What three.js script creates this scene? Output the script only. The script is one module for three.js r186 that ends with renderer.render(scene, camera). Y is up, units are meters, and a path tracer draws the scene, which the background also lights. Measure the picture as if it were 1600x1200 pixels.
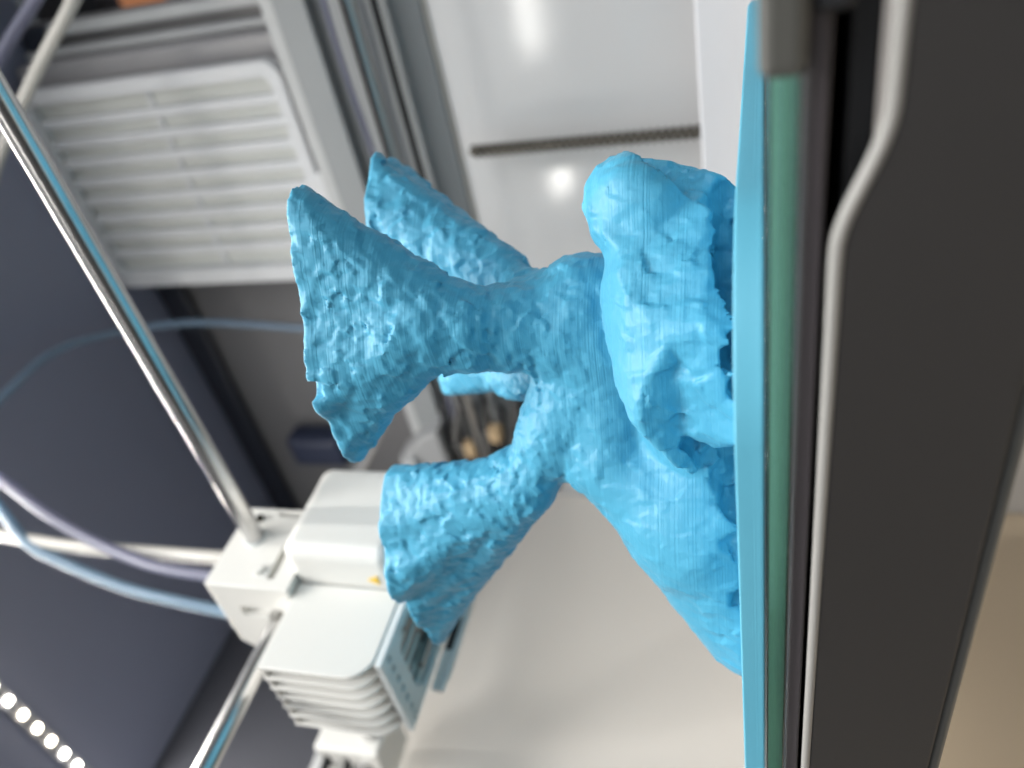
import * as THREE from 'three';
import { RoundedBoxGeometry } from 'three/addons/geometries/RoundedBoxGeometry.js';
import { RectAreaLightUniformsLib } from 'three/addons/lights/RectAreaLightUniformsLib.js';
import { mergeGeometries, mergeVertices } from 'three/addons/utils/BufferGeometryUtils.js';
import { Brush, Evaluator, SUBTRACTION } from 'three-bvh-csg';

// ---------------------------------------------------------------- camera, room light, exposure
// The photograph was taken with the phone turned on its side: the camera's own "up" is a level direction.
const scene = new THREE.Scene();
const renderer = new THREE.WebGLRenderer({ antialias: true });
renderer.toneMapping = THREE.LinearToneMapping;
renderer.toneMappingExposure = 0.83;
renderer.shadowMap.enabled = true;
renderer.setSize(1024, 768);
const TURN = 50.23 * Math.PI / 180, PITCH = 17.23 * Math.PI / 180;
const camera = new THREE.PerspectiveCamera(50.23, 4 / 3, 0.005, 20);
camera.position.set(0, 0, 0.1);
camera.up.set(Math.sin(TURN), 0, -Math.cos(TURN));
camera.lookAt(-Math.cos(TURN) * Math.cos(PITCH), Math.sin(PITCH), 0.1 - Math.sin(TURN) * Math.cos(PITCH));
camera.focus = 0.186;
camera.userData.fStop = 8.6;

// dim, even daylight of the room around the machine, and its darker floor
const roomSky = new THREE.DataTexture(new Float32Array(Array.from({ length: 32 }, (_, i) => (i < 16 ? [0.05, 0.048, 0.045, 1] : [0.24, 0.243, 0.25, 1])).flat()), 8, 4, THREE.RGBAFormat, THREE.FloatType);
roomSky.mapping = THREE.EquirectangularReflectionMapping; roomSky.needsUpdate = true;
scene.background = roomSky; scene.environment = roomSky;

RectAreaLightUniformsLib.init();
function areaLight(name, w, h, [x, y, z], target, color, intensity) {
  const l = new THREE.RectAreaLight(color, intensity, w, h);
  l.name = name; l.position.set(x, y, z); l.lookAt(...target); scene.add(l);
  return l;
}
const LED_POWER = 170, ROOM_LAMP = 30, FILL_PANE = 1.9, ADDED_PANEL = 41;

// ---------------------------------------------------------------- helpers (lengths in millimetres)
const MM = 0.001;
let seed = 7;
const rnd = () => { seed = (seed * 1664525 + 1013904223) >>> 0; return seed / 4294967296; };
const taken = new Map();
const numbered = (n) => { const k = taken.get(n) ?? 0; taken.set(n, k + 1); return k ? n + '_' + String(k).padStart(3, '0') : n; };
const V = (a) => new THREE.Vector3(a[0] * MM, a[1] * MM, a[2] * MM);
const prep = (g) => { const h = g.index ? g.toNonIndexed() : g; for (const k of Object.keys(h.attributes)) if (!['position', 'normal', 'uv'].includes(k)) h.deleteAttribute(k); return h; };
const join = (list) => (list.length === 1 ? list[0] : mergeGeometries(list.map(prep)));
function box(w, h, d, x, y, z, r = 0.5, seg = 2) {
  r = Math.min(r, w / 2.01, h / 2.01, d / 2.01);
  return new RoundedBoxGeometry(w * MM, h * MM, d * MM, seg, r * MM).translate(x * MM, y * MM, z * MM);
}
const span = (x0, x1, y0, y1, z0, z1, r, seg) => box(x1 - x0, y1 - y0, z1 - z0, (x0 + x1) / 2, (y0 + y1) / 2, (z0 + z1) / 2, r, seg);
function tube(points, r, seg = 64, round = 12) { return new THREE.TubeGeometry(new THREE.CatmullRomCurve3(points.map(V)), seg, r * MM, round); }
function rod(a, b, r, seg = 32) {
  const p = V(a), q = V(b), d = q.clone().sub(p), g = new THREE.CylinderGeometry(r * MM, r * MM, d.length(), seg);
  return g.applyQuaternion(new THREE.Quaternion().setFromUnitVectors(new THREE.Vector3(0, 1, 0), d.normalize())).translate((p.x + q.x) / 2, (p.y + q.y) / 2, (p.z + q.z) / 2);
}
function extrude(points, depth, bevel = 0, seg = 2, curve = 12) {
  const s = points instanceof THREE.Shape ? points : new THREE.Shape(points.map(([x, y]) => new THREE.Vector2(x, y)));
  const g = new THREE.ExtrudeGeometry(s, { depth: depth - 2 * bevel, bevelEnabled: bevel > 0, bevelThickness: bevel, bevelSize: bevel, bevelOffset: -bevel, bevelSegments: seg, curveSegments: curve });
  return g.translate(0, 0, bevel).scale(MM, MM, MM);
}
function mesh(name, geometries, material, parent = scene, label) {
  const m = new THREE.Mesh(join([].concat(geometries)), material);
  m.name = parent === scene ? numbered(name) : name; m.castShadow = m.receiveShadow = true;
  if (label) m.userData.label = label;
  parent.add(m); return m;
}
function tag(o, label, category, group) { o.userData.label = label; o.userData.category = category; if (group) o.userData.group = group; return o; }
function thing(name, label, category, group, at = [0, 0, 0]) { const g = new THREE.Group(); g.name = numbered(name); g.position.copy(V(at)); scene.add(g); return tag(g, label, category, group); }
const struct = (name, g, m) => { const o = mesh(name, g, m); o.userData.kind = 'structure'; return o; };
// parts are written in scene coordinates; this moves their geometry under a thing whose base is elsewhere
function put(name, geometries, material, parent, label) { const o = mesh(name, geometries, material, parent, label); const p = parent.position; if (p.lengthSq()) o.geometry.translate(-p.x, -p.y, -p.z); return o; }

// ---------------------------------------------------------------- noise and textures
function hash3(x, y, z, k) { let h = Math.imul(x, 374761393) ^ Math.imul(y, 668265263) ^ Math.imul(z, 2147483647) ^ Math.imul(k, 1274126177); h = Math.imul(h ^ (h >>> 13), 1274126177); h = Math.imul(h ^ (h >>> 16), 2246822519); return ((h ^ (h >>> 15)) >>> 0) / 4294967296; }
const fade = (t) => t * t * (3 - 2 * t);
function vnoise(x, y, z, k = 0) {
  const X = Math.floor(x), Y = Math.floor(y), Z = Math.floor(z), u = fade(x - X), v = fade(y - Y), w = fade(z - Z);
  const c = (i, j, l) => hash3(X + i, Y + j, Z + l, k), m = (a, b, t) => a + (b - a) * t;
  return m(m(m(c(0, 0, 0), c(1, 0, 0), u), m(c(0, 1, 0), c(1, 1, 0), u), v), m(m(c(0, 0, 1), c(1, 0, 1), u), m(c(0, 1, 1), c(1, 1, 1), u), v), w) * 2 - 1;
}
function dataTexture(w, h, fn, srgb) {
  const d = new Uint8Array(w * h * 4);
  for (let y = 0; y < h; y++) for (let x = 0; x < w; x++) { const c = fn(x, y), i = (y * w + x) * 4; d[i] = c[0]; d[i + 1] = c[1]; d[i + 2] = c[2]; d[i + 3] = 255; }
  const t = new THREE.DataTexture(d, w, h); t.magFilter = THREE.LinearFilter; t.minFilter = THREE.LinearFilter; t.wrapS = t.wrapT = THREE.RepeatWrapping;
  if (srgb) t.colorSpace = THREE.SRGBColorSpace; t.needsUpdate = true; return t;
}
const grainTexture = dataTexture(256, 256, () => { const v = 255 * rnd(); return [v, v, v]; });
const cloudTexture = dataTexture(256, 256, (x, y) => {  // tiles
  let s = 0; for (let o = 0, f = 4, a = 0.5; o < 5; o++, f *= 2, a *= 0.5) { const t = (p, q) => hash3(((p % f) + f) % f, ((q % f) + f) % f, o, 3), px = x / 256 * f, py = y / 256 * f, X = Math.floor(px), Y = Math.floor(py), u = fade(px - X), v = fade(py - Y); s += a * ((t(X, Y) * (1 - u) + t(X + 1, Y) * u) * (1 - v) + (t(X, Y + 1) * (1 - u) + t(X + 1, Y + 1) * u) * v); }
  const v = Math.max(0, Math.min(255, s * 255)); return [v, v, v];
});
// printed layers: fine level lines of uneven height, a little broken up along their length
const rowHeights = Array.from({ length: 512 }, () => rnd());
const layerTexture = dataTexture(128, 512, (x, y) => { const v = 255 * (0.75 * rowHeights[y] + 0.25 * hash3(x >> 2, y, 1, 9)); return [v, v, v]; });
const withUV = (t, u, v) => { const c = t.clone(); c.repeat.set(u, v); c.needsUpdate = true; return c; };

// ---------------------------------------------------------------- materials
const rgb = (r, g, b) => new THREE.Color().setRGB(r, g, b);
const std = (c, roughness, more = {}) => new THREE.MeshPhysicalMaterial({ color: rgb(...c), roughness, ...more });
const M = {
  print: std([0.078, 0.392, 0.585], 0.5, { bumpMap: layerTexture, bumpScale: 0.00008, transmission: 0.13, specularIntensity: 0.85 }),
  raft: std([0.11, 0.42, 0.57], 0.55, { bumpMap: layerTexture, bumpScale: 0.00004 }),
  glass: std([0.93, 1, 0.97], 0.12, { transmission: 1, thickness: 0.004, ior: 1.52, attenuationColor: rgb(0.46, 0.70, 0.63), attenuationDistance: 0.125 }),
  whiteWall: std([0.60, 0.60, 0.60], 0.17, { roughnessMap: withUV(cloudTexture, 1, 1) }),
  beigeWall: std([0.68, 0.645, 0.595], 0.3),
  beigeLower: std([0.74, 0.62, 0.46], 0.55),
  beigeFloor: std([0.62, 0.55, 0.45], 0.6),
  frameGrey: std([0.26, 0.275, 0.28], 0.45),
  frameLight: std([0.44, 0.45, 0.45], 0.4),
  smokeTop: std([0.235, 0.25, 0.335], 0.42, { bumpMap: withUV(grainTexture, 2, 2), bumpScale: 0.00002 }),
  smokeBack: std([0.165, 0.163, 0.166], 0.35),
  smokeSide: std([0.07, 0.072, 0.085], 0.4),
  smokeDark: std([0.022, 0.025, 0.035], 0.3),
  headWhite: std([0.67, 0.665, 0.63], 0.38, { clearcoat: 0.15, clearcoatRoughness: 0.3 }),
  headGrey: std([0.62, 0.66, 0.66], 0.5),
  steel: std([0.58, 0.575, 0.57], 0.27, { metalness: 1 }),
  steelSatin: std([0.55, 0.54, 0.53], 0.38, { metalness: 0.85 }),
  steelDull: std([0.12, 0.11, 0.092], 0.25, { metalness: 1 }),
  ductMetal: std([0.30, 0.29, 0.275], 0.4, { metalness: 0.6 }),
  black: std([0.012, 0.013, 0.016], 0.5),
  belt: std([0.012, 0.012, 0.013], 0.9),
  fascia: std([0.0165, 0.0152, 0.0152], 0.55, { bumpMap: withUV(grainTexture, 6, 6), bumpScale: 0.00003 }),
  fasciaTrim: std([0.33, 0.325, 0.31], 0.45),
  heater: std([0.06, 0.052, 0.057], 0.5),
  clip: std([0.075, 0.075, 0.068], 0.4),
  yellow: std([0.80, 0.52, 0.04], 0.5),
  filter: std([0.60, 0.61, 0.62], 0.55),
  filterMesh: std([0.60, 0.61, 0.58], 0.9, { bumpMap: withUV(grainTexture, 1, 1), bumpScale: 0.0004 }),
  tubeWhite: std([0.40, 0.39, 0.36], 0.4),
  tubeClear: std([0.30, 0.31, 0.42], 0.35, { transmission: 0.55, specularIntensity: 0.6 }),
  filament: std([0.06, 0.30, 0.50], 0.4),
  ledBoard: std([0.4, 0.4, 0.43], 0.5),
  led: std([0.9, 0.9, 0.9], 0.4, { emissive: rgb(1, 0.95, 0.84), emissiveIntensity: 36 }),
  ledWarm: std([0.9, 0.9, 0.88], 0.4, { emissive: rgb(1, 0.90, 0.72), emissiveIntensity: 26 }),
  lampGlow: std([0.9, 0.9, 0.9], 0.5, { emissive: rgb(1, 0.98, 0.94), emissiveIntensity: 4 }),
  fillGlow: std([0.9, 0.9, 0.9], 0.5, { emissive: rgb(0.92, 0.96, 1), emissiveIntensity: 2 }),
  darkCable: std([0.02, 0.022, 0.026], 0.5),
  greyCable: std([0.09, 0.088, 0.085], 0.5),
  tanPlastic: std([0.46, 0.33, 0.19], 0.6),
  cardboard: std([0.34, 0.13, 0.05], 0.8),
  roomGrey: std([0.13, 0.13, 0.14], 0.8),
  roomDark: std([0.04, 0.05, 0.06], 0.6),
  navy: std([0.02, 0.028, 0.06], 0.45),
};

// ---------------------------------------------------------------- the inside of the machine
struct('back_wall', [span(-470, 120, -240, 167, -332, -320, 0.4)], M.whiteWall);
struct('left_wall', [span(-472, -460, -30, 232, -319, 70, 0.4)], M.beigeWall);
struct('lower_wall', [span(-472, -460, -240, -30.6, -319, 70, 0.4)], M.beigeLower);
struct('floor', [span(-472, 120, -252, -240.5, -332, 160, 0.4)], M.beigeFloor);
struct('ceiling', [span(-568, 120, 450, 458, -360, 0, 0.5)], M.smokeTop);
{
  const hood = thing('hood_wall', 'dark smoked hood wall behind the bed of tubes, under the dark ceiling', 'hood panel');
  hood.userData.kind = 'structure'; delete hood.userData.category; delete hood.userData.label;
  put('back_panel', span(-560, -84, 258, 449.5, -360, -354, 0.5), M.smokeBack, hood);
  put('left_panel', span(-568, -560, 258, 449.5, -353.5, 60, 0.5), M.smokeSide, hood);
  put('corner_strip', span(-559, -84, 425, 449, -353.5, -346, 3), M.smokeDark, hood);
}

// ---------------------------------------------------------------- gantry: beams, rods, belts, screw
{
  const b = thing('gantry_beam', 'grey beam above the glossy white back wall with a pale ledge along its top', 'frame beam');
  put('beam', [span(-455, 100, 167.6, 245, -334, -317, 1), span(-455, 100, 226, 245, -316.9, -309, 1)], M.frameGrey, b);
  put('ledge', span(-455, 100, 245.3, 253.5, -345, -311, 1.2), M.frameLight, b, 'pale ledge on top of the beam');
  put('lower_trim', span(-455, 100, 165.2, 167.3, -331, -318.5, 0.8), M.tubeWhite, b);
  const l = thing('gantry_beam', 'grey beam behind the finned print head on the left wall', 'frame beam');
  put('beam', span(-476, -452, 232.6, 247.5, -300, 90, 1), M.frameGrey, l);
  put('ledge', span(-566, -446, 247.8, 257, -300, 90, 1.2), M.frameLight, l);
  tag(mesh('gantry_rod', rod([-440, 198, -300], [60, 198, -300], 4.2), M.steelSatin), 'steel rod running along the beam of the back wall', 'rod');
  tag(mesh('gantry_rod', rod([-420, 209, -300], [-420, 209, 80], 4), M.steel), 'dark steel rod leaving the slider block under the finned print head', 'rod');
  const tooth = (n, f) => Array.from({ length: n }, (_, i) => f(i));
  const b1 = thing('drive_belt', 'black toothed belt across the middle of the back steel rod', 'belt');
  put('strand', span(-440, 60, 196.6, 198.6, -294.4, -292.6, 0.3), M.belt, b1);
  const b2 = thing('drive_belt', 'black toothed belt just below the back steel rod', 'belt');
  put('strand', span(-440, 60, 184.6, 187.6, -305, -303, 0.3), M.belt, b2);
  const teeth = put('teeth', tooth(170, (i) => span(-400 + i * 2.6, -398.7 + i * 2.6, 183.9, 184.7, -305, -303, 0.2, 1)), M.belt, b2); teeth.userData.kind = 'stuff';
  const b3 = thing('drive_belt', 'black toothed belt beside the slider block on the left wall', 'belt');
  put('strand', span(-421, -415, 231.2, 233.0, -300, 80, 0.3), M.belt, b3);
  put('strand', span(-421, -415, 218.2, 219.6, -300, 80, 0.3), M.belt, b3);
  const t3 = put('teeth', tooth(90, (i) => span(-421, -415, 230.4, 231.3, -140 + i * 2.4, -138.8 + i * 2.4, 0.2, 1)), M.belt, b3); t3.userData.kind = 'stuff';
  // clear tube lying in the channel above the back rod
  tag(mesh('clear_tube', tube([[-440, 212.5, -304], [-330, 212.2, -304], [-240, 212.8, -303], [-170, 211.6, -305], [-120, 212.6, -303.6], [-40, 211.9, -304.4], [60, 212.4, -304]], 1.5, 160, 10), M.tubeClear), 'thin pale lilac tube lying above the back steel rod', 'tube');
}
{
  // lead screw: a real helical thread turned on a core
  const s = thing('lead_screw', 'upright threaded steel screw standing before the glossy white back wall', 'lead screw', null, [-172.5, -60, -306]);
  put('core', rod([-172.5, -60, -306], [-172.5, 154, -306], 2.3), M.steelDull, s);
  class Helix extends THREE.Curve { getPoint(t, o = new THREE.Vector3()) { const a = t * 53 * 2 * Math.PI; return o.set(Math.cos(a) * 2.7 * MM, t * 212 * MM, Math.sin(a) * 2.7 * MM); } }
  const h = new THREE.TubeGeometry(new Helix(), 1500, 1.25 * MM, 6);
  mesh('thread', h.translate(0, 1 * MM, 0), M.steelDull, s);
  put('tip', rod([-172.5, 153.6, -306], [-172.5, 155, -306], 1.6), M.steelDull, s);
  const k = thing('bed_bracket', 'white upright bracket plate hiding the foot of the threaded screw', 'bracket');
  put('plate', span(-330, 60, -140, 28.6, -276, -268, 1.4, 3), std([0.66, 0.66, 0.68], 0.5), k);
  put('foot', span(-330, 60, -160, -140.5, -290, -268, 2), M.frameGrey, k);
}

// ---------------------------------------------------------------- filter cover on the hood's back wall
{
  const f = thing('filter_cover', 'pale louvred filter cover above the back beam, with upright slats', 'filter cover');
  const R = 11, x0 = -256, x1 = -113.5, y0 = 258.5, y1 = 448;
  const rr = (a, b, c, d, r) => { const s = new THREE.Shape(); s.moveTo(a + r, c); s.lineTo(b - r, c); s.absarc(b - r, c + r, r, -Math.PI / 2, 0); s.lineTo(b, d - r); s.absarc(b - r, d - r, r, 0, Math.PI / 2); s.lineTo(a + r, d); s.absarc(a + r, d - r, r, Math.PI / 2, Math.PI); s.lineTo(a, c + r); s.absarc(a + r, c + r, r, Math.PI, 1.5 * Math.PI); return s; };
  const outer = rr(x0, x1, y0, y1, R), hole = rr(x0 + 12, x1 - 9, y0 + 9, y1 - 9, 5);
  outer.holes.push(new THREE.Path(hole.getPoints(10)));
  put('cover_frame', extrude(outer, 8, 1.2).translate(0, 0, -324 * MM), M.filter, f);
  put('filter_mesh', span(x0 + 4, x1 - 4, y0 + 4, y1 - 4, -330, -323, 0.5), M.filterMesh, f);
  const n = 9, pitch = (x1 - x0 - 21) / n;
  for (let i = 0; i < n - 1; i++) put('slat', span(x0 + 12 + pitch * (i + 1) - 3.2, x0 + 12 + pitch * (i + 1) + 3.2, y0 + 8, y1 - 8, -323, -318.7, 2, 3), M.filter, f);
  put('cross_bar', span(x0 + 10, x1 - 7, 352, 356, -323.6, -321.2, 1), M.filter, f);
  put('housing', span(x0 + 2, -103, 256.6, 449, -353.8, -330.4, 2), std([0.30, 0.295, 0.30], 0.4), f, 'grey housing behind the louvres');
  put('latch_tab', span(-206, -181, 254.5, 262, -322, -315.5, 1), M.filter, f);
  put('side_rib', [span(-102.8, -98, 256.6, 449, -352, -344, 1.5), span(-92, -85, 256.6, 449, -358, -348, 1.5)], M.frameLight, f);
}
tag(mesh('hood_latch', span(-452, -420, 336, 388, -353.6, -330, 7, 4), M.navy), 'dark navy latch block low on the smoked hood wall behind the print head', 'latch');

// what is seen past the end of the hood: the room behind
struct('room_wall', span(-1500, 900, -200, 2200, -1420, -1400, 2), M.roomGrey);
{
  const s = thing('shelf', 'grey shelf in the room behind the machine, under an orange carton', 'shelf');
  put('board', span(-420, 200, 700, 716, -1100, -860, 2), M.roomGrey, s);
  put('post', span(-215, -195, 300, 1400, -1090, -1070, 2), M.roomGrey, s);
  const c = thing('carton', 'orange brown carton on the grey shelf in the room behind', 'carton');
  put('carton_box', span(-205, -60, 716.5, 800, -1010, -880, 2), M.cardboard, c);
  put('flap', span(-205, -60, 800.4, 802, -1010, -945, 0.5), M.cardboard, c);
  const d = thing('storage_bin', 'dark storage bin high in the room behind the machine', 'bin');
  put('bin_body', span(-260, -120, 940, 1090, -1010, -880, 6), M.roomDark, d);
  put('bin_rim', span(-264, -116, 1084, 1096, -1014, -876, 4), M.frameGrey, d);
}

// ---------------------------------------------------------------- corner: grey pillar cap and the cables in front of the opening
{
  const p = thing('corner_bracket', 'chamfered grey bracket in the back corner above the cables', 'bracket');
  const s = new THREE.Shape([[-441, 236], [-434, 262], [-401, 262], [-380, 240], [-372, 224], [-420, 222]].map(([x, y]) => new THREE.Vector2(x, y)));
  put('bracket_body', extrude(s, 22, 3, 3).translate(0, 0, -316 * MM), std([0.33, 0.335, 0.34], 0.45), p);
  put('bracket_cap', span(-432, -398, 246, 259, -295, -289, 2.5, 3), M.frameLight, p);
  const w = thing('recess_shade', 'flat black panel standing for the shaded opening behind the cables', 'recess');
  put('shade_panel', span(-452, -330, 150, 234, -319.5, -317.2, 0.5), M.black, w);  // flat panel; the opening's shade is put into its black colour
  put('recess_lip', [span(-452, -330, 228, 233, -317, -310, 1)], M.greyCable, w);
  const names = [['black', M.darkCable], ['grey', M.greyCable]];
  const paths = [
    [[-440, 226, -312], [-410, 219, -306], [-385, 222, -303], [-350, 216, -308]], [[-442, 218, -309], [-415, 210, -302], [-388, 214, -300], [-352, 205, -306]],
    [[-445, 208, -310], [-420, 204, -303], [-395, 203, -298], [-356, 196, -305]], [[-444, 199, -308], [-423, 193, -300], [-398, 191, -297], [-352, 186, -306]],
    [[-436, 190, -310], [-418, 197, -303], [-401, 183, -299], [-360, 177, -307]], [[-430, 178, -309], [-412, 184, -301], [-390, 172, -300], [-358, 166, -308]],
  ];
  const words = ['topmost black cable in the back corner recess', 'grey cable second from the top in the back corner recess', 'black cable crossing the middle of the back corner recess', 'grey cable sagging above the tan plugs in the corner recess', 'black cable looping over the tan plugs in the corner recess', 'lowest grey cable in the back corner recess'];
  paths.forEach((q, i) => tag(mesh('cable', tube(q, [2.6, 3, 2.2, 2.8, 2.4, 2.6][i], 48, 10), names[i % 2][1]), words[i], 'cable', 'cables in the back corner'));
  const plugs = [[-416, 215, 'highest tan plug in the corner recess, under the grey bracket'], [-409, 190.5, 'tan plug low in the middle of the corner recess'], [-374, 180.5, 'lowest tan plug in the corner recess, beside the print'], [-389, 202, 'tan plug in the corner recess between the two largest cables']];
  for (const [x, y, t] of plugs) { const g = thing('cable_plug', t, 'plug', 'tan cable plugs in the back corner'); put('plug_body', span(x - 6, x + 6, y - 4.5, y + 4.5, -300, -291, 1.5, 3), M.tanPlastic, g); put('strain_relief', rod([x, y + 4.3, -296], [x, y + 10, -298], 2.2, 14), M.darkCable, g); }
}

// ---------------------------------------------------------------- light strip under the ceiling
{
  const s = thing('led_strip', 'strip of bright white LEDs along the dark ceiling', 'light strip', null, [0, 447, -76]);
  put('strip_profile', span(-555, 118, 447.8, 449.6, -80, -71, 0.5), M.ledBoard, s);
  const g = new RoundedBoxGeometry(3.8 * MM, 1.6 * MM, 3.8 * MM, 2, 0.7 * MM), c = new RoundedBoxGeometry(2.2 * MM, 1 * MM, 3 * MM, 1, 0.3 * MM);
  for (let x = -550; x < 112; x += 16.6) {
    const l = mesh('led', g, rnd() < 0.35 ? M.ledWarm : M.led, s); l.position.set(x * MM, -0.2 * MM, 0.5 * MM);
    if (Math.round(x) % 3) mesh('solder_pad', new THREE.BoxGeometry(1.2 * MM, 0.4 * MM, 5 * MM).translate((x + 5) * MM, 0.55 * MM, 0.5 * MM), M.steelSatin, s);
    const r = mesh('resistor', c, M.darkCable, s); r.position.set((x + 8.3) * MM, 0.1 * MM, 1.5 * MM);
  }
  areaLight('led_strip_light', 0.67, 0.006, [-0.22, 0.4450, -0.0755], [-0.22, 0, -0.0755], 0xfffbf6, LED_POWER);
}

// ---------------------------------------------------------------- tubes and cable rising from the print head
tag(mesh('head_cable', tube([[-249.6, 212, -82.3], [-249.6, 224.8, -82.6], [-253.7, 263.8, -85.7], [-257.5, 319.9, -89], [-259.5, 365.4, -93.9], [-262, 412, -99.5], [-264, 449, -106]], 3.3, 90, 14), M.tubeWhite), 'cream sleeved cable rising from the top of the print head', 'cable');
{
  const a = thing('feed_tube', 'clear lilac feed tube curving up beside the cream cable', 'feed tube', 'feed tubes of the print head');
  put('tube_wall', tube([[-249.9, 210, -72.8], [-249.9, 225.6, -73.2], [-249.7, 255.2, -76], [-248.2, 287.7, -83.8], [-243.4, 322.4, -94.2], [-234.1, 359.6, -108.5], [-215.7, 397.4, -123.8], [-196, 427, -137]], 2.7, 90, 16), M.tubeClear, a);
  const path = [[-269.8, 212, -68.4], [-268.9, 225.9, -69.1], [-267.7, 251.8, -71.4], [-266.9, 278, -74.7], [-262.3, 317.9, -82.4], [-257.9, 341.5, -88.6], [-249.4, 365.4, -102.2], [-235.2, 397, -120.6], [-214, 432, -140]];
  const b = thing('feed_tube', 'clear feed tube with blue filament inside, nearest the finned front of the print head', 'feed tube', 'feed tubes of the print head');
  put('tube_wall', tube(path, 2.7, 90, 16), std([0.30, 0.44, 0.55], 0.35, { transmission: 0.6, specularIntensity: 0.6 }), b);
  put('filament', tube(path, 1.3, 90, 12), M.filament, b, 'blue filament inside the tube');
  const arc = [[-242.7, 430, -110], [-242.7, 427, -127.3], [-237, 417.6, -171.1], [-241.3, 422.8, -219.6], [-261.2, 420.7, -268], [-279.8, 390.7, -304.6], [-301.3, 326.3, -325.8], [-312, 262, -330]];
  const c = thing('feed_tube', 'long blue feed tube arching across the dark hood behind the steel rod', 'feed tube');
  put('tube_wall', tube(arc, 2.5, 120, 16), std([0.30, 0.42, 0.55], 0.25, { transmission: 0.45 }), c);
  put('filament', tube(arc, 1.2, 120, 10), M.filament, c);
  tag(mesh('hood_hose', tube([[-10, 255, -265], [-24.6, 271.1, -256.8], [-56.2, 304.1, -243.5], [-80.8, 335.5, -236.1], [-114.9, 371.2, -220.7], [-153.9, 397, -188.3], [-170, 430, -160]], 3.2, 80, 14), M.tubeWhite), 'cream hose crossing in front of the louvred filter cover', 'hose');
  tag(mesh('hood_hose', tube([[-5, 270, -280], [-21.8, 291.3, -272.2], [-55.6, 337.5, -257], [-75, 359.6, -240.9], [-100.1, 380.3, -220], [-130, 420, -190]], 3.2, 80, 14), M.tubeClear), 'lilac hose in the upper corner beside the cream hose', 'hose');
}

// ---------------------------------------------------------------- print head on its two rods
tag(mesh('head_rod', rod([-420, 205, -87], [60, 205, -87], 4, 48), M.steel), 'polished steel rod that crosses the scene above the print and enters the head', 'rod');
tag(mesh('head_rod', rod([-262, 190.5, -320], [-262, 190.5, 85], 4, 48), M.steel), 'polished steel rod entering the head beside its fins', 'rod');
{
  const s = thing('slider_block', 'white slider block on the left rod, under the finned print head', 'slider block', null, [-420, 190, -88]);
  const ev = new Evaluator(); ev.attributes = ['position', 'normal'];
  let body = new Brush(span(-436, -404, 197, 236, -104, -76, 2.5, 3)); body.updateMatrixWorld();
  for (const g of [rod([-420, 209, -80], [-420, 209, -70], 5.6), rod([-400, 209, -80], [-400, 209, -70], 3), span(-425, -411, 228.5, 234, -90, -70, 0.5), span(-425, -411, 216.5, 221, -90, -70, 0.5)]) { const c = new Brush(prep(g)); c.updateMatrixWorld(); body = ev.evaluate(body, c, SUBTRACTION); body.updateMatrixWorld(); }
  put('block_body', body.geometry, M.headWhite, s);
  put('bushing', new THREE.TorusGeometry(4.9 * MM, 0.7 * MM, 10, 32).translate(-420 * MM, 209 * MM, -77 * MM), M.clip, s);
}
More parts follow.
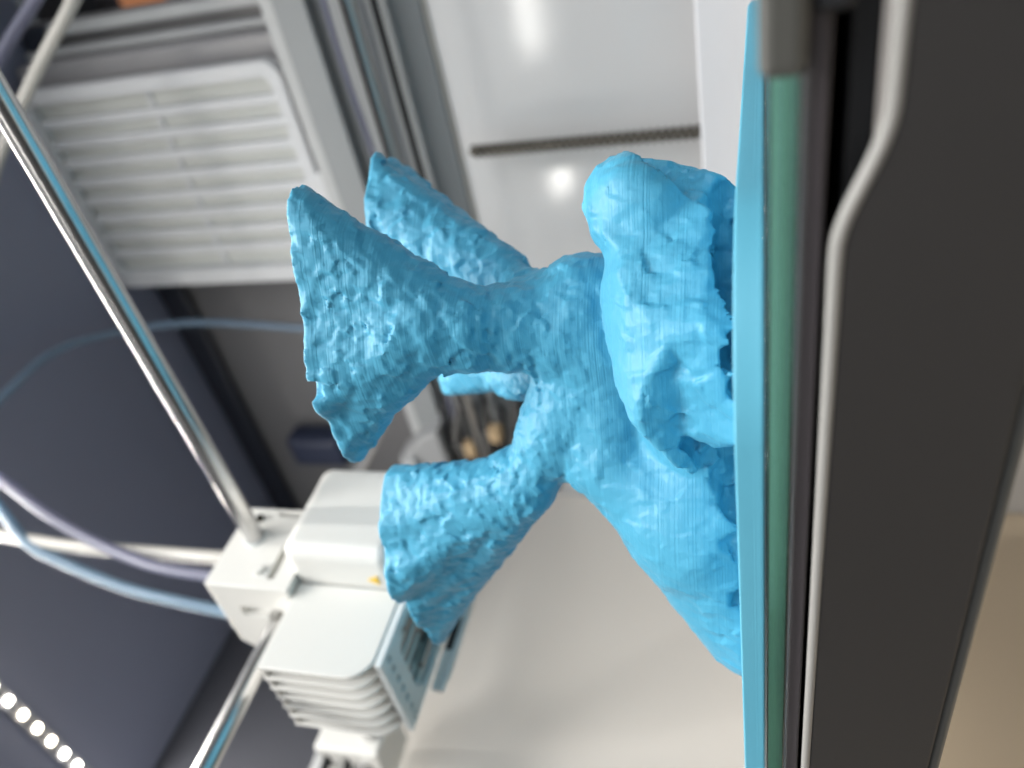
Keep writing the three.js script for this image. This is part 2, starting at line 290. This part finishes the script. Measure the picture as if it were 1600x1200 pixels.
{
  const h = thing('extruder', 'white print head with a ribbed front, a rounded housing and a small yellow sticker', 'print head', null, [-262, 130, -80]);
  const ev = new Evaluator(); ev.attributes = ['position', 'normal'];
  const cut = (g, tools) => { let a = new Brush(prep(g)); a.updateMatrixWorld(); for (const t of tools) { const b = new Brush(prep(t)); b.updateMatrixWorld(); a = ev.evaluate(a, b, SUBTRACTION); a.updateMatrixWorld(); } return a.geometry; };
  const outline = new THREE.Shape([[-286, 178.3], [-239.8, 178.3], [-239.8, 216.3], [-279, 216.3], [-286, 209]].map(([x, y]) => new THREE.Vector2(x, y)));
  const carriage = extrude(outline, 41, 0.7, 2).translate(0, 0, -103.5 * MM);
  put('carriage', cut(carriage, [
    rod([-232, 205, -87], [-262, 205, -87], 4.4, 32), rod([-262, 190.5, -50], [-262, 190.5, -75], 4.6, 32),
    span(-259.5, -253.5, 186, 206, -66, -55, 1), span(-275, -271, 186, 200, -65, -55, 1), span(-246, -236, 186.5, 190, -85, -67, 1), span(-246, -236, 176, 200, -101, -99, 0.3),
  ]), M.headWhite, h);
  put('screw', [rod([-240.5, 194.8, -70.5], [-238, 194.8, -70.5], 2.1, 20)], M.headWhite, h);
  put('screw', [rod([-240.5, 208, -97], [-238.4, 208, -97], 1.8, 20)], M.steelDull, h);
  put('seal_ring', new THREE.TorusGeometry(4.5 * MM, 0.5 * MM, 10, 32).rotateY(Math.PI / 2).translate(-239.6 * MM, 205 * MM, -87 * MM), M.headGrey, h);
  put('cable_gland', rod([-249.6, 216, -82.4], [-250, 222.5, -82.6], 4.3, 24), M.tubeWhite, h);
  put('tube_fitting', rod([-249.9, 216, -73], [-249.9, 219.5, -73.1], 4, 24), M.headWhite, h);
  // rear housing: a big-radiused cover
  put('housing', span(-289, -225, 134, 181, -117, -70.5, 6, 6), M.headWhite, h, 'plain rounded housing');
  // warning sticker on the narrow front of the housing
  const tri = new THREE.Shape([[-2.5, -2.1], [2.5, -2.1], [0, 2.4]].map(([x, y]) => new THREE.Vector2(x, y)));
  put('warning_sticker', extrude(tri, 0.35).translate(-239.5 * MM, 143.6 * MM, -70.3 * MM), M.yellow, h, 'small yellow triangle sticker');
  // finned front: solid core with upright ribs and a side panel with a round lower corner
  const prof = (zf, y0, r, yTop = 178) => { const s = new THREE.Shape(); s.moveTo(-70, y0); s.lineTo(zf - r, y0); s.absarc(zf - r, y0 + r, r, -Math.PI / 2, 0); s.lineTo(zf, yTop); s.lineTo(-70, yTop); s.closePath(); return s; };
  const turned = (s, x0, x1, b = 0.4) => extrude(s, x1 - x0, b, 3, 16).rotateY(-Math.PI / 2).translate(x1 * MM, 0, 0);
  put('front_core', turned(prof(-41, 139, 8, 176), -289, -246), M.headWhite, h);
  put('side_panel', turned(prof(-32.2, 133.2, 10), -247, -244.6, 0.8), M.headWhite, h, 'smooth side panel beside the fins');
  for (let i = 1; i <= 6; i++) put('fin', turned(prof(-32.2, 133.2, 10), -247 - i * 6.55 + 0.2, -247 - i * 6.55 + 1.6, 0.6), M.headWhite, h);
  put('top_rim', span(-287, -245, 175.8, 178, -70, -32.6, 1.0, 3), M.headWhite, h);
  // underside: pale frame round a recessed metal duct plate, black slot, white tip
  const under = new THREE.Shape([[-289.5, -114], [-245, -114], [-245, -38], [-289.5, -38]].map(([x, y]) => new THREE.Vector2(x, y)));
  under.holes.push(new THREE.Path([[-285, -108], [-285, -56], [-279, -51], [-256, -51], [-250, -57], [-250, -108]].map(([x, y]) => new THREE.Vector2(x, y))));
  for (let i = 0; i < 7; i++) { const c = new THREE.Path(); c.absarc(-249.5 - i * 6.3 + 0.6, -43.5, 1.5, 0, Math.PI * 2); under.holes.push(c); }
  put('base_frame', extrude(under, 3, 0.5).rotateX(Math.PI / 2).translate(0, 133 * MM, 0), M.headGrey, h);
  put('duct_plate', span(-287, -246, 134.2, 136, -112, -48, 0.5), M.ductMetal, h);
  put('duct_rib', [span(-282, -253, 131.2, 134, -105, -99, 1), span(-282, -278, 131.2, 134, -98.5, -60, 1), span(-257, -253, 131.2, 134, -98.5, -60, 1)], M.ductMetal, h);
  put('nozzle_lift', [span(-297, -292.6, 125, 131, -112, -64, 1), span(-294, -291, 124.5, 130, -63.5, -57, 1)], M.headGrey, h);
  put('fan_slot', span(-292.5, -291.9, 126.5, 129.5, -92, -76, 0.2), M.black, h);
  put('heater_block', [span(-272, -256, 120, 131.5, -92, -76, 1.5)], M.steelDull, h);
  put('nozzle', new THREE.CylinderGeometry(3.5 * MM, 0.6 * MM, 6 * MM, 24).translate(-264 * MM, 116.8 * MM, -84 * MM), M.steelDull, h);
}

// ---------------------------------------------------------------- bed: glass, heater, front fascia, clip
{
  const g = thing('glass_plate', 'green edged glass build plate carrying the blue print', 'glass plate');
  put('pane', span(-420, 12, -4, 0, -242, 0, 0.5, 2), M.glass, g);
  const b = thing('print_bed', 'dark heated bed under the glass with a charcoal front and a pale rolled edge', 'print bed');
  put('heater_plate', span(-420, 12, -7.2, -4.3, -242, -1.2, 0.6), M.heater, b);
  put('carriage_plate', span(-326, 20, -13, -9.5, -240, -6, 0.5), M.black, b);
  const top = (x) => { const t = Math.min(1, Math.max(0, (x + 61) / 20)); return -9.6 - 5.2 * t * t * (3 - 2 * t); };
  const xs = []; for (let x = -345; x <= 60; x += x > -70 && x < -32 ? 1.5 : 15) xs.push(x);
  const s = [[-345, -34.5], ...xs.map((x) => [x, top(x)]), [60, -34.5]];
  put('front_fascia', extrude(s, 3, 0.6, 2).translate(0, 0, -3 * MM), M.fascia, b, 'charcoal front panel');
  put('rolled_edge', tube(xs.map((x) => [x, top(x) + 0.7, -0.6]), 1.0, 260, 12), M.fasciaTrim, b, 'pale rolled edge along the top of the front panel');
  put('bottom_lip', span(-345, 60, -37.2, -34.7, -6, -1.4, 1.1, 3), std([0.085, 0.088, 0.085], 0.5), b);
  const c = thing('glass_clip', 'dark rounded clip holding the near corner of the glass plate', 'clip');
  put('clip_body', span(-36.5, 6, -4.6, 0.9, -7, 2.4, 1.6, 4), M.clip, c);
  put('clip_spring', span(-30, 0, -9.3, -4.9, -5, 1.2, 1.2, 3), M.black, c);
}

// ---------------------------------------------------------------- the print: a sculpted bone-like solid, cut flat at the layer being printed
const TOP = 108;
const caps = [], lobeCaps = [], footCaps = [];   // tapered capsules [ax, ay, az, bx, by, bz, ra, rb]
const cap = (a, b, ra, rb) => caps.push([...a, ...b, ra, rb]);
{
  const trunk = [-115.5, 61, -61], mid = [-111.5, 72, -55.5];
  cap(trunk, mid, 10.3, 9.5); cap(trunk, [-119.5, 49, -66], 10.3, 14); cap([-115, 44, -70], [-118, 36, -72], 13, 14); cap([-121, 49, -64.5], [-126, 40, -67], 12.5, 14.5); cap([-126, 40, -67], [-131, 10, -72], 14.5, 20);
  // near flare
  cap(mid, [-75.5, 116, -62], 9, 7); cap(mid, [-88, 116, -58.5], 9, 9.6); cap(mid, [-100, 116, -53.5], 9, 9.6); cap(mid, [-112, 116, -46], 8.5, 9.6);
  cap([-108, 80, -51.5], [-124, 116, -42], 8, 9); cap([-110, 86, -49], [-144, 116, -45.5], 7, 8.2); cap([-113, 80, -52], [-134, 112, -46.5], 8, 9.2); cap([-122, 96, -48], [-146, 116, -48], 8, 8);
  // front lobe, trimmed by flat breaks below
  const lobe = (p, q, ra, rb) => lobeCaps.push([...p, ...q, ra, rb]);
  lobe([-88.5, 28, -70], [-91.5, 21, -69], 13, 14.5); lobe([-91.5, 21, -69], [-106, 17, -58], 14.5, 18.5); lobe([-106, 17, -58], [-122, 15, -46.5], 18.5, 17.5);
  lobe([-122, 15, -46.5], [-137, 8, -41], 17.5, 12); lobe([-100, 16, -72], [-125, 16, -62], 15, 16);
  cap([-88.5, 28, -70.5], [-90, 26, -70], 11.8, 12.2);
  // its foot on the raft, also broken flat
  footCaps.push([-112, 14, -46, -112, 3, -44, 14, 16], [-112, 4, -44, -124, 4, -42, 16, 14], [-122, 13, -42, -127, 6, -36, 9, 7]);
  // left flank
  cap([-152.5, 40, -54], [-168, 16, -50], 12.5, 22); cap([-168, 16, -50], [-198, 0, -42], 22, 20); cap([-126, 40, -67], [-152.5, 40, -54], 14.5, 12.5); cap([-140, 14, -58], [-165, 12, -58], 18, 20);
  // left horn
  cap([-128, 46, -64], [-146, 53.5, -55.5], 11, 10); cap([-146, 53.5, -55.5], [-159, 62, -50.5], 10, 8.4);
  const hn = [-161, 65, -51];
  cap(hn, [-170, 116, -53.5], 7.6, 6.5); cap(hn, [-179, 116, -46.5], 8, 9.5); cap(hn, [-196, 116, -39.5], 8, 10); cap(hn, [-216, 116, -45], 8, 10); cap(hn, [-226, 116, -49], 8, 9.6); cap(hn, [-236, 116, -54], 8, 9); cap(hn, [-246, 116, -65], 7, 6); cap(hn, [-238, 116, -48], 8, 7);
  // rear right horn
  cap([-117, 55, -70], [-114.5, 68, -82], 10, 6.5);
  const rn = [-114.5, 69, -83];
  cap(rn, [-88, 116, -109], 7, 6); cap(rn, [-94, 116, -99], 7, 6); cap(rn, [-103, 116, -94], 7, 5.5); cap(rn, [-102, 116, -127], 7, 6); cap(rn, [-94, 116, -119], 7, 6);
  // rear left horn
  cap([-130, 50, -70], [-151, 73, -84], 10, 7); cap([-149, 73, -86], [-168, 113, -118], 7, 6); cap([-149, 73, -86], [-174, 113, -112], 7, 5);
}
const BLEND = 3.2;
const unit = (a) => { const l = Math.hypot(...a); return a.map((v) => v / l); };
const plane = ([n, p]) => [...n, n[0] * p[0] + n[1] * p[1] + n[2] * p[2]];
// flat breaks of the front lobe: [outward direction, a point on the break]
const BREAKS = [
  [unit([0.86, 0.02, 0.51]), [-94, 20, -49.4]], [unit([0.08, -0.46, 0.88]), [-107.5, 31, -30.8]], [unit([0.05, 0.98, 0.2]), [-100, 35.4, -45]], [unit([-0.55, 0.80, 0.22]), [-119, 30.6, -31]],  // the downward facet is shaped to stay dark in place of a cast shadow
  [unit([0.38, -0.88, 0.28]), [-96.5, 11.2, -47]], [unit([0.86, -0.32, -0.40]), [-77.5, 22, -71]], [unit([-0.8, -0.4, 0.45]), [-134, 10, -31]],
].map(plane);
const FOOT_BREAKS = [
  [unit([0.30, 0.08, 0.95]), [-112, 8, -33.2]], [unit([-0.62, 0.12, 0.77]), [-124, 6, -29.5]], [unit([0.92, -0.2, 0.34]), [-102, 7, -34]], [unit([0.05, 0.42, 0.91]), [-113, 11.5, -34]], [unit([-0.6, -0.72, 0.3]), [-126, 5.5, -31]],
].map(plane);
function union(list, x, y, z, blend) {
  let s = 1e9;
  for (const c of list) {
    const bx = c[3] - c[0], by = c[4] - c[1], bz = c[5] - c[2], px = x - c[0], py = y - c[1], pz = z - c[2];
    const t = Math.min(1, Math.max(0, (px * bx + py * by + pz * bz) / (bx * bx + by * by + bz * bz))), dx = px - bx * t, dy = py - by * t, dz = pz - bz * t;
    const d = Math.sqrt(dx * dx + dy * dy + dz * dz) - (c[6] + (c[7] - c[6]) * t);
    const h = Math.max(blend - Math.abs(d - s), 0) / blend;
    s = Math.min(d, s) - h * h * blend * 0.25;
  }
  return s;
}
// hollows broken out of the foot of the print, and the nick in the rim
const HOLLOWS = [
  [-89, 4.5, -67, -100, 5.2, -54, 7.5, 8], [-100, 5.2, -54, -107, 4.6, -41, 8, 6], [-111, 4.4, -33, -114, 4.4, -36, 2.6, 3],
  [-130, 17, -37, -147, 2, -37, 2.2, 11], [-158, 6, -29, -160, 4, -28, 4.6, 4], [-174.5, 5, -26, -176, 4, -25, 4, 3],
  [-77.5, 23, -76, -80, 15, -70, 6, 5], [-80, 15, -69, -84, 8, -61, 4.6, 4.2], [-79, 31, -78, -80, 27, -78, 3, 3], [-115.5, 107.5, -36.5, -115.5, 109, -36, 2.6, 2.6],
];
function smoothSdf(x, y, z) {
  let l = union(lobeCaps, x, y, z, 3);
  if (y < 60 && x > -165) {
    const j = facets(x, y, z, 6.5, 70) * 0.9 + facets(x, y, z, 3.2, 80) * 0.2;
    const trim = (v, list, k) => { for (const p of list) { const d = x * p[0] + y * p[1] + z * p[2] - p[3] + j * k, h = Math.max(1 - Math.abs(d - v), 0); v = Math.max(d, v) + h * h * 0.25; } return v; };
    const f = trim(union(footCaps, x, y, z, 2), FOOT_BREAKS, 0.8);
    l = trim(l, BREAKS, 1);
    const h = Math.max(1 - Math.abs(l - f), 0); l = Math.min(l, f) - h * h * 0.25;
  }
  const s = union(caps, x, y, z, BLEND), h = Math.max(1.6 - Math.abs(l - s), 0) / 1.6;
  let d = Math.min(s, l) - h * h * 0.4;
  if (d < 6 && (y < 40 || y > 100)) { const e = -union(HOLLOWS, x, y, z, 1.5) + facets(x, y, z, 4, 90) * 1.2; d = Math.max(d, e); }
  return d;
}
// hammered facets: the nearest cells of a jittered lattice, each with a tilt of its own, so that creases run between them
function facets(x, y, z, size, k) {
  const X = Math.floor(x / size), Y = Math.floor(y / size), Z = Math.floor(z / size);
  let wsum = 0, sum = 0;
  for (let i = -1; i <= 1; i++) for (let j = -1; j <= 1; j++) for (let l = -1; l <= 1; l++) {
    const a = X + i, b = Y + j, c = Z + l;
    const dx = x / size - a - hash3(a, b, c, k), dy = y / size - b - hash3(a, b, c, k + 1), dz = z / size - c - hash3(a, b, c, k + 2);
    const w = Math.exp(-34 * (dx * dx + dy * dy + dz * dz));
    const h = dx * (hash3(a, b, c, k + 3) * 2 - 1) + dy * (hash3(a, b, c, k + 4) * 2 - 1) + dz * (hash3(a, b, c, k + 5) * 2 - 1) + (hash3(a, b, c, k + 6) - 0.5) * 0.7;
    wsum += w; sum += w * h;
  }
  return wsum > 1e-12 ? sum / wsum : 0;
}
function relief(x, y, z) {
  const high = Math.min(1, Math.max(0, (y - 38) / 30));                 // the upper flares are the roughest
  const big = vnoise(x / 14, y / 17, z / 14, 1) * 0.9 + vnoise(x / 7, y / 10, z / 7, 2) * 0.3;
  const tall = 0.5 + 0.4 * high;                                         // low down the dents are drawn out upright
  const crease = facets(x, y * tall, z, 4.6, 20) * (0.4 + 0.2 * high) + facets(x, y * tall, z, 2.4, 40) * (0.2 + 0.25 * high);
  return big + crease;
}
function buildPrint() {
  const lo = [-262, 3.6, -150], hi = [-60, 110.5, -8], step = 0.62, n = [0, 1, 2].map((i) => Math.ceil((hi[i] - lo[i]) / step) + 1);
  const field = new Float32Array(n[0] * n[1] * n[2]).fill(9), at = (i, j, k) => i + n[0] * (j + n[1] * k), B = 5;
  for (let k0 = 0; k0 < n[2]; k0 += B) for (let j0 = 0; j0 < n[1]; j0 += B) for (let i0 = 0; i0 < n[0]; i0 += B) {
    const cx = lo[0] + (i0 + B / 2) * step, cy = lo[1] + (j0 + B / 2) * step, cz = lo[2] + (k0 + B / 2) * step, d0 = smoothSdf(cx, cy, cz), near = Math.abs(d0) < B * step * 0.9 + 5;
    for (let k = k0; k < Math.min(n[2], k0 + B); k++) for (let j = j0; j < Math.min(n[1], j0 + B); j++) for (let i = i0; i < Math.min(n[0], i0 + B); i++) {
      const x = lo[0] + i * step, y = lo[1] + j * step, z = lo[2] + k * step;
      let d = near ? smoothSdf(x, y, z) + relief(x, y, z) : d0;
      d = Math.max(d, y - TOP, 4.4 - y);
      field[at(i, j, k)] = d;
    }
  }
  // surface nets
  const index = new Int32Array(field.length).fill(-1), pos = [], faces = [];
  for (let k = 0; k < n[2] - 1; k++) for (let j = 0; j < n[1] - 1; j++) for (let i = 0; i < n[0] - 1; i++) {
    let mask = 0; const v = [];
    for (let c = 0; c < 8; c++) { const f = field[at(i + (c & 1), j + ((c >> 1) & 1), k + (c >> 2))]; v.push(f); if (f < 0) mask |= 1 << c; }
    if (mask === 0 || mask === 255) continue;
    let x = 0, y = 0, z = 0, m = 0;
    for (let a = 0; a < 8; a++) for (let bit = 1; bit < 8; bit <<= 1) {
      const b = a | bit; if (b === a || (v[a] < 0) === (v[b] < 0)) continue;
      const t = v[a] / (v[a] - v[b]);
      x += (a & 1) + (bit === 1 ? t : 0); y += ((a >> 1) & 1) + (bit === 2 ? t : 0); z += (a >> 2) + (bit === 4 ? t : 0); m++;
    }
    index[at(i, j, k)] = pos.length / 3;
    pos.push((lo[0] + (i + x / m) * step) * MM, (lo[1] + (j + y / m) * step) * MM, (lo[2] + (k + z / m) * step) * MM);
  }
  const quad = (a, b, c, d, flip) => { if (a < 0 || b < 0 || c < 0 || d < 0) return; flip ? faces.push(a, c, b, a, d, c) : faces.push(a, b, c, a, c, d); };
  for (let k = 1; k < n[2] - 1; k++) for (let j = 1; j < n[1] - 1; j++) for (let i = 1; i < n[0] - 1; i++) {
    const s = field[at(i, j, k)] < 0;
    if (s !== field[at(i + 1, j, k)] < 0) quad(index[at(i, j - 1, k - 1)], index[at(i, j, k - 1)], index[at(i, j, k)], index[at(i, j - 1, k)], !s);
    if (s !== field[at(i, j + 1, k)] < 0) quad(index[at(i - 1, j, k - 1)], index[at(i - 1, j, k)], index[at(i, j, k)], index[at(i, j, k - 1)], !s);
    if (s !== field[at(i, j, k + 1)] < 0) quad(index[at(i - 1, j - 1, k)], index[at(i, j - 1, k)], index[at(i, j, k)], index[at(i - 1, j, k)], !s);
  }
  const g = new THREE.BufferGeometry(), p = Float32Array.from(pos), uv = new Float32Array(p.length / 3 * 2);
  for (let i = 0; i < p.length / 3; i++) { uv[i * 2] = (p[i * 3] - p[i * 3 + 2]) / 0.05; uv[i * 2 + 1] = p[i * 3 + 1] / 0.10; }
  g.setAttribute('position', new THREE.BufferAttribute(p, 3)); g.setAttribute('uv', new THREE.BufferAttribute(uv, 2)); g.setIndex(faces);
  g.computeVertexNormals();
  return g;
}
{
  const t = thing('printed_bone_model', 'light blue half finished print like a rough bone with flared horns, standing on the glass', 'printed model', null, [-160, 0, -70]);
  put('bone_body', buildPrint(), M.print, t);
  // raft: low slab with rounded corners
  const s = new THREE.Shape(), a = -262, b = -71.5, c = 8, d = 186, r = 34;
  s.moveTo(a + r, c); s.lineTo(b - r, c); s.absarc(b - r, c + r, r, -Math.PI / 2, 0); s.lineTo(b, d - r); s.absarc(b - r, d - r, r, 0, Math.PI / 2); s.lineTo(a + r, d); s.absarc(a + r, d - r, r, Math.PI / 2, Math.PI); s.lineTo(a, c + r); s.absarc(a + r, c + r, r, Math.PI, 1.5 * Math.PI);
  const g = extrude(s, 5.1, 0.5, 3, 40).rotateX(-Math.PI / 2), p = g.attributes.position, q = g.attributes.uv;
  for (let i = 0; i < p.count; i++) {  // the far right corner has worn down thin
    const f = Math.min(1, Math.max(0, (-p.getZ(i) / MM - 146) / 34)) * Math.min(1, Math.max(0, (p.getX(i) / MM + 150) / 50)); p.setY(i, p.getY(i) * (1 - 0.82 * f * f * (3 - 2 * f)));
    q.setXY(i, (p.getX(i) - p.getZ(i)) / 0.05, p.getY(i) / 0.1); }
  g.translate(0, 0.25 * MM, 0);
  put('raft', g, M.raft, t, 'smooth low slab under the print');
}

// ---------------------------------------------------------------- the room's ceiling lamp and spot lamp, plus an added overhead panel and fill pane
{
  const l = thing('ceiling_lamp', 'long white ceiling lamp of the room behind the viewer', 'lamp', null, [-460, 1012, 2850]);
  put('lamp_housing', span(-1120, 200, 1006, 1050, 2760, 2940, 6), M.frameLight, l);
  put('lamp_diffuser', span(-1110, 190, 1000, 1005.5, 2775, 2925, 2), M.lampGlow, l);
  areaLight('ceiling_lamp_light', 1.3, 0.15, [-0.46, 0.998, 2.85], [-0.46, 0.2, 2.0], 0xfffcf6, ROOM_LAMP);
  const k = thing('spot_lamp', 'small round white lamp of the room behind the viewer', 'lamp', null, [-1730, 1000, 2920]);
  put('lamp_cup', new THREE.CylinderGeometry(0.075, 0.06, 0.06, 32).translate(-1.73, 1.032, 2.92), M.frameLight, k);
  put('lamp_diffuser', new THREE.CylinderGeometry(0.066, 0.066, 0.005, 32).translate(-1.73, 0.998, 2.92), M.lampGlow, k);
  areaLight('spot_lamp_light', 0.13, 0.13, [-1.73, 0.993, 2.92], [-1.3, 0.6, 1.8], 0xfffcf6, 55);
  const q = thing('added_panel_lamp', 'added square light panel above and before the machine, brightening the front of the print', 'lamp', null, [300, 1450, 600]);
  put('lamp_housing', span(-10, 610, 1458, 1490, 290, 910, 6), M.frameLight, q);
  put('lamp_diffuser', span(0, 600, 1452, 1457.5, 300, 900, 2), M.lampGlow, q);
  areaLight('added_panel_light', 0.6, 0.6, [0.3, 1.45, 0.6], [0.3, 0, 0.6], 0xfffcf8, ADDED_PANEL);  // added unseen source, put in to light the front lobe from above
  const w = thing('window', 'added glowing pane right of the machine that brightens the print', 'window', null, [1100, 450, 700]);
  areaLight('added_fill_light', 1.1, 1.0, [1.098, 0.55, 0.7], [-0.1, 0.05, -0.05], 0xf2f6ff, FILL_PANE);  // added fill: this unseen glowing pane only supplies light from the right front
  const at = new THREE.Matrix4().lookAt(new THREE.Vector3(1.1, 0.55, 0.7), new THREE.Vector3(-0.1, 0.05, -0.05), new THREE.Vector3(0, 1, 0)).setPosition(1.1, 0.55, 0.7);
  const turn = (g) => g.applyMatrix4(at);
  put('fill_pane_frame', [[-590, -550, -540, 540], [550, 590, -540, 540], [-549, 549, -540, -500], [-549, 549, 500, 540]].map(([x0, x1, y0, y1]) => turn(span(x0, x1, y0, y1, 2, 40, 4))), M.frameLight, w);
  put('fill_pane_glow', turn(span(-549, 549, -499, 499, 10, 16, 1)), M.fillGlow, w);
}
renderer.render(scene, camera);
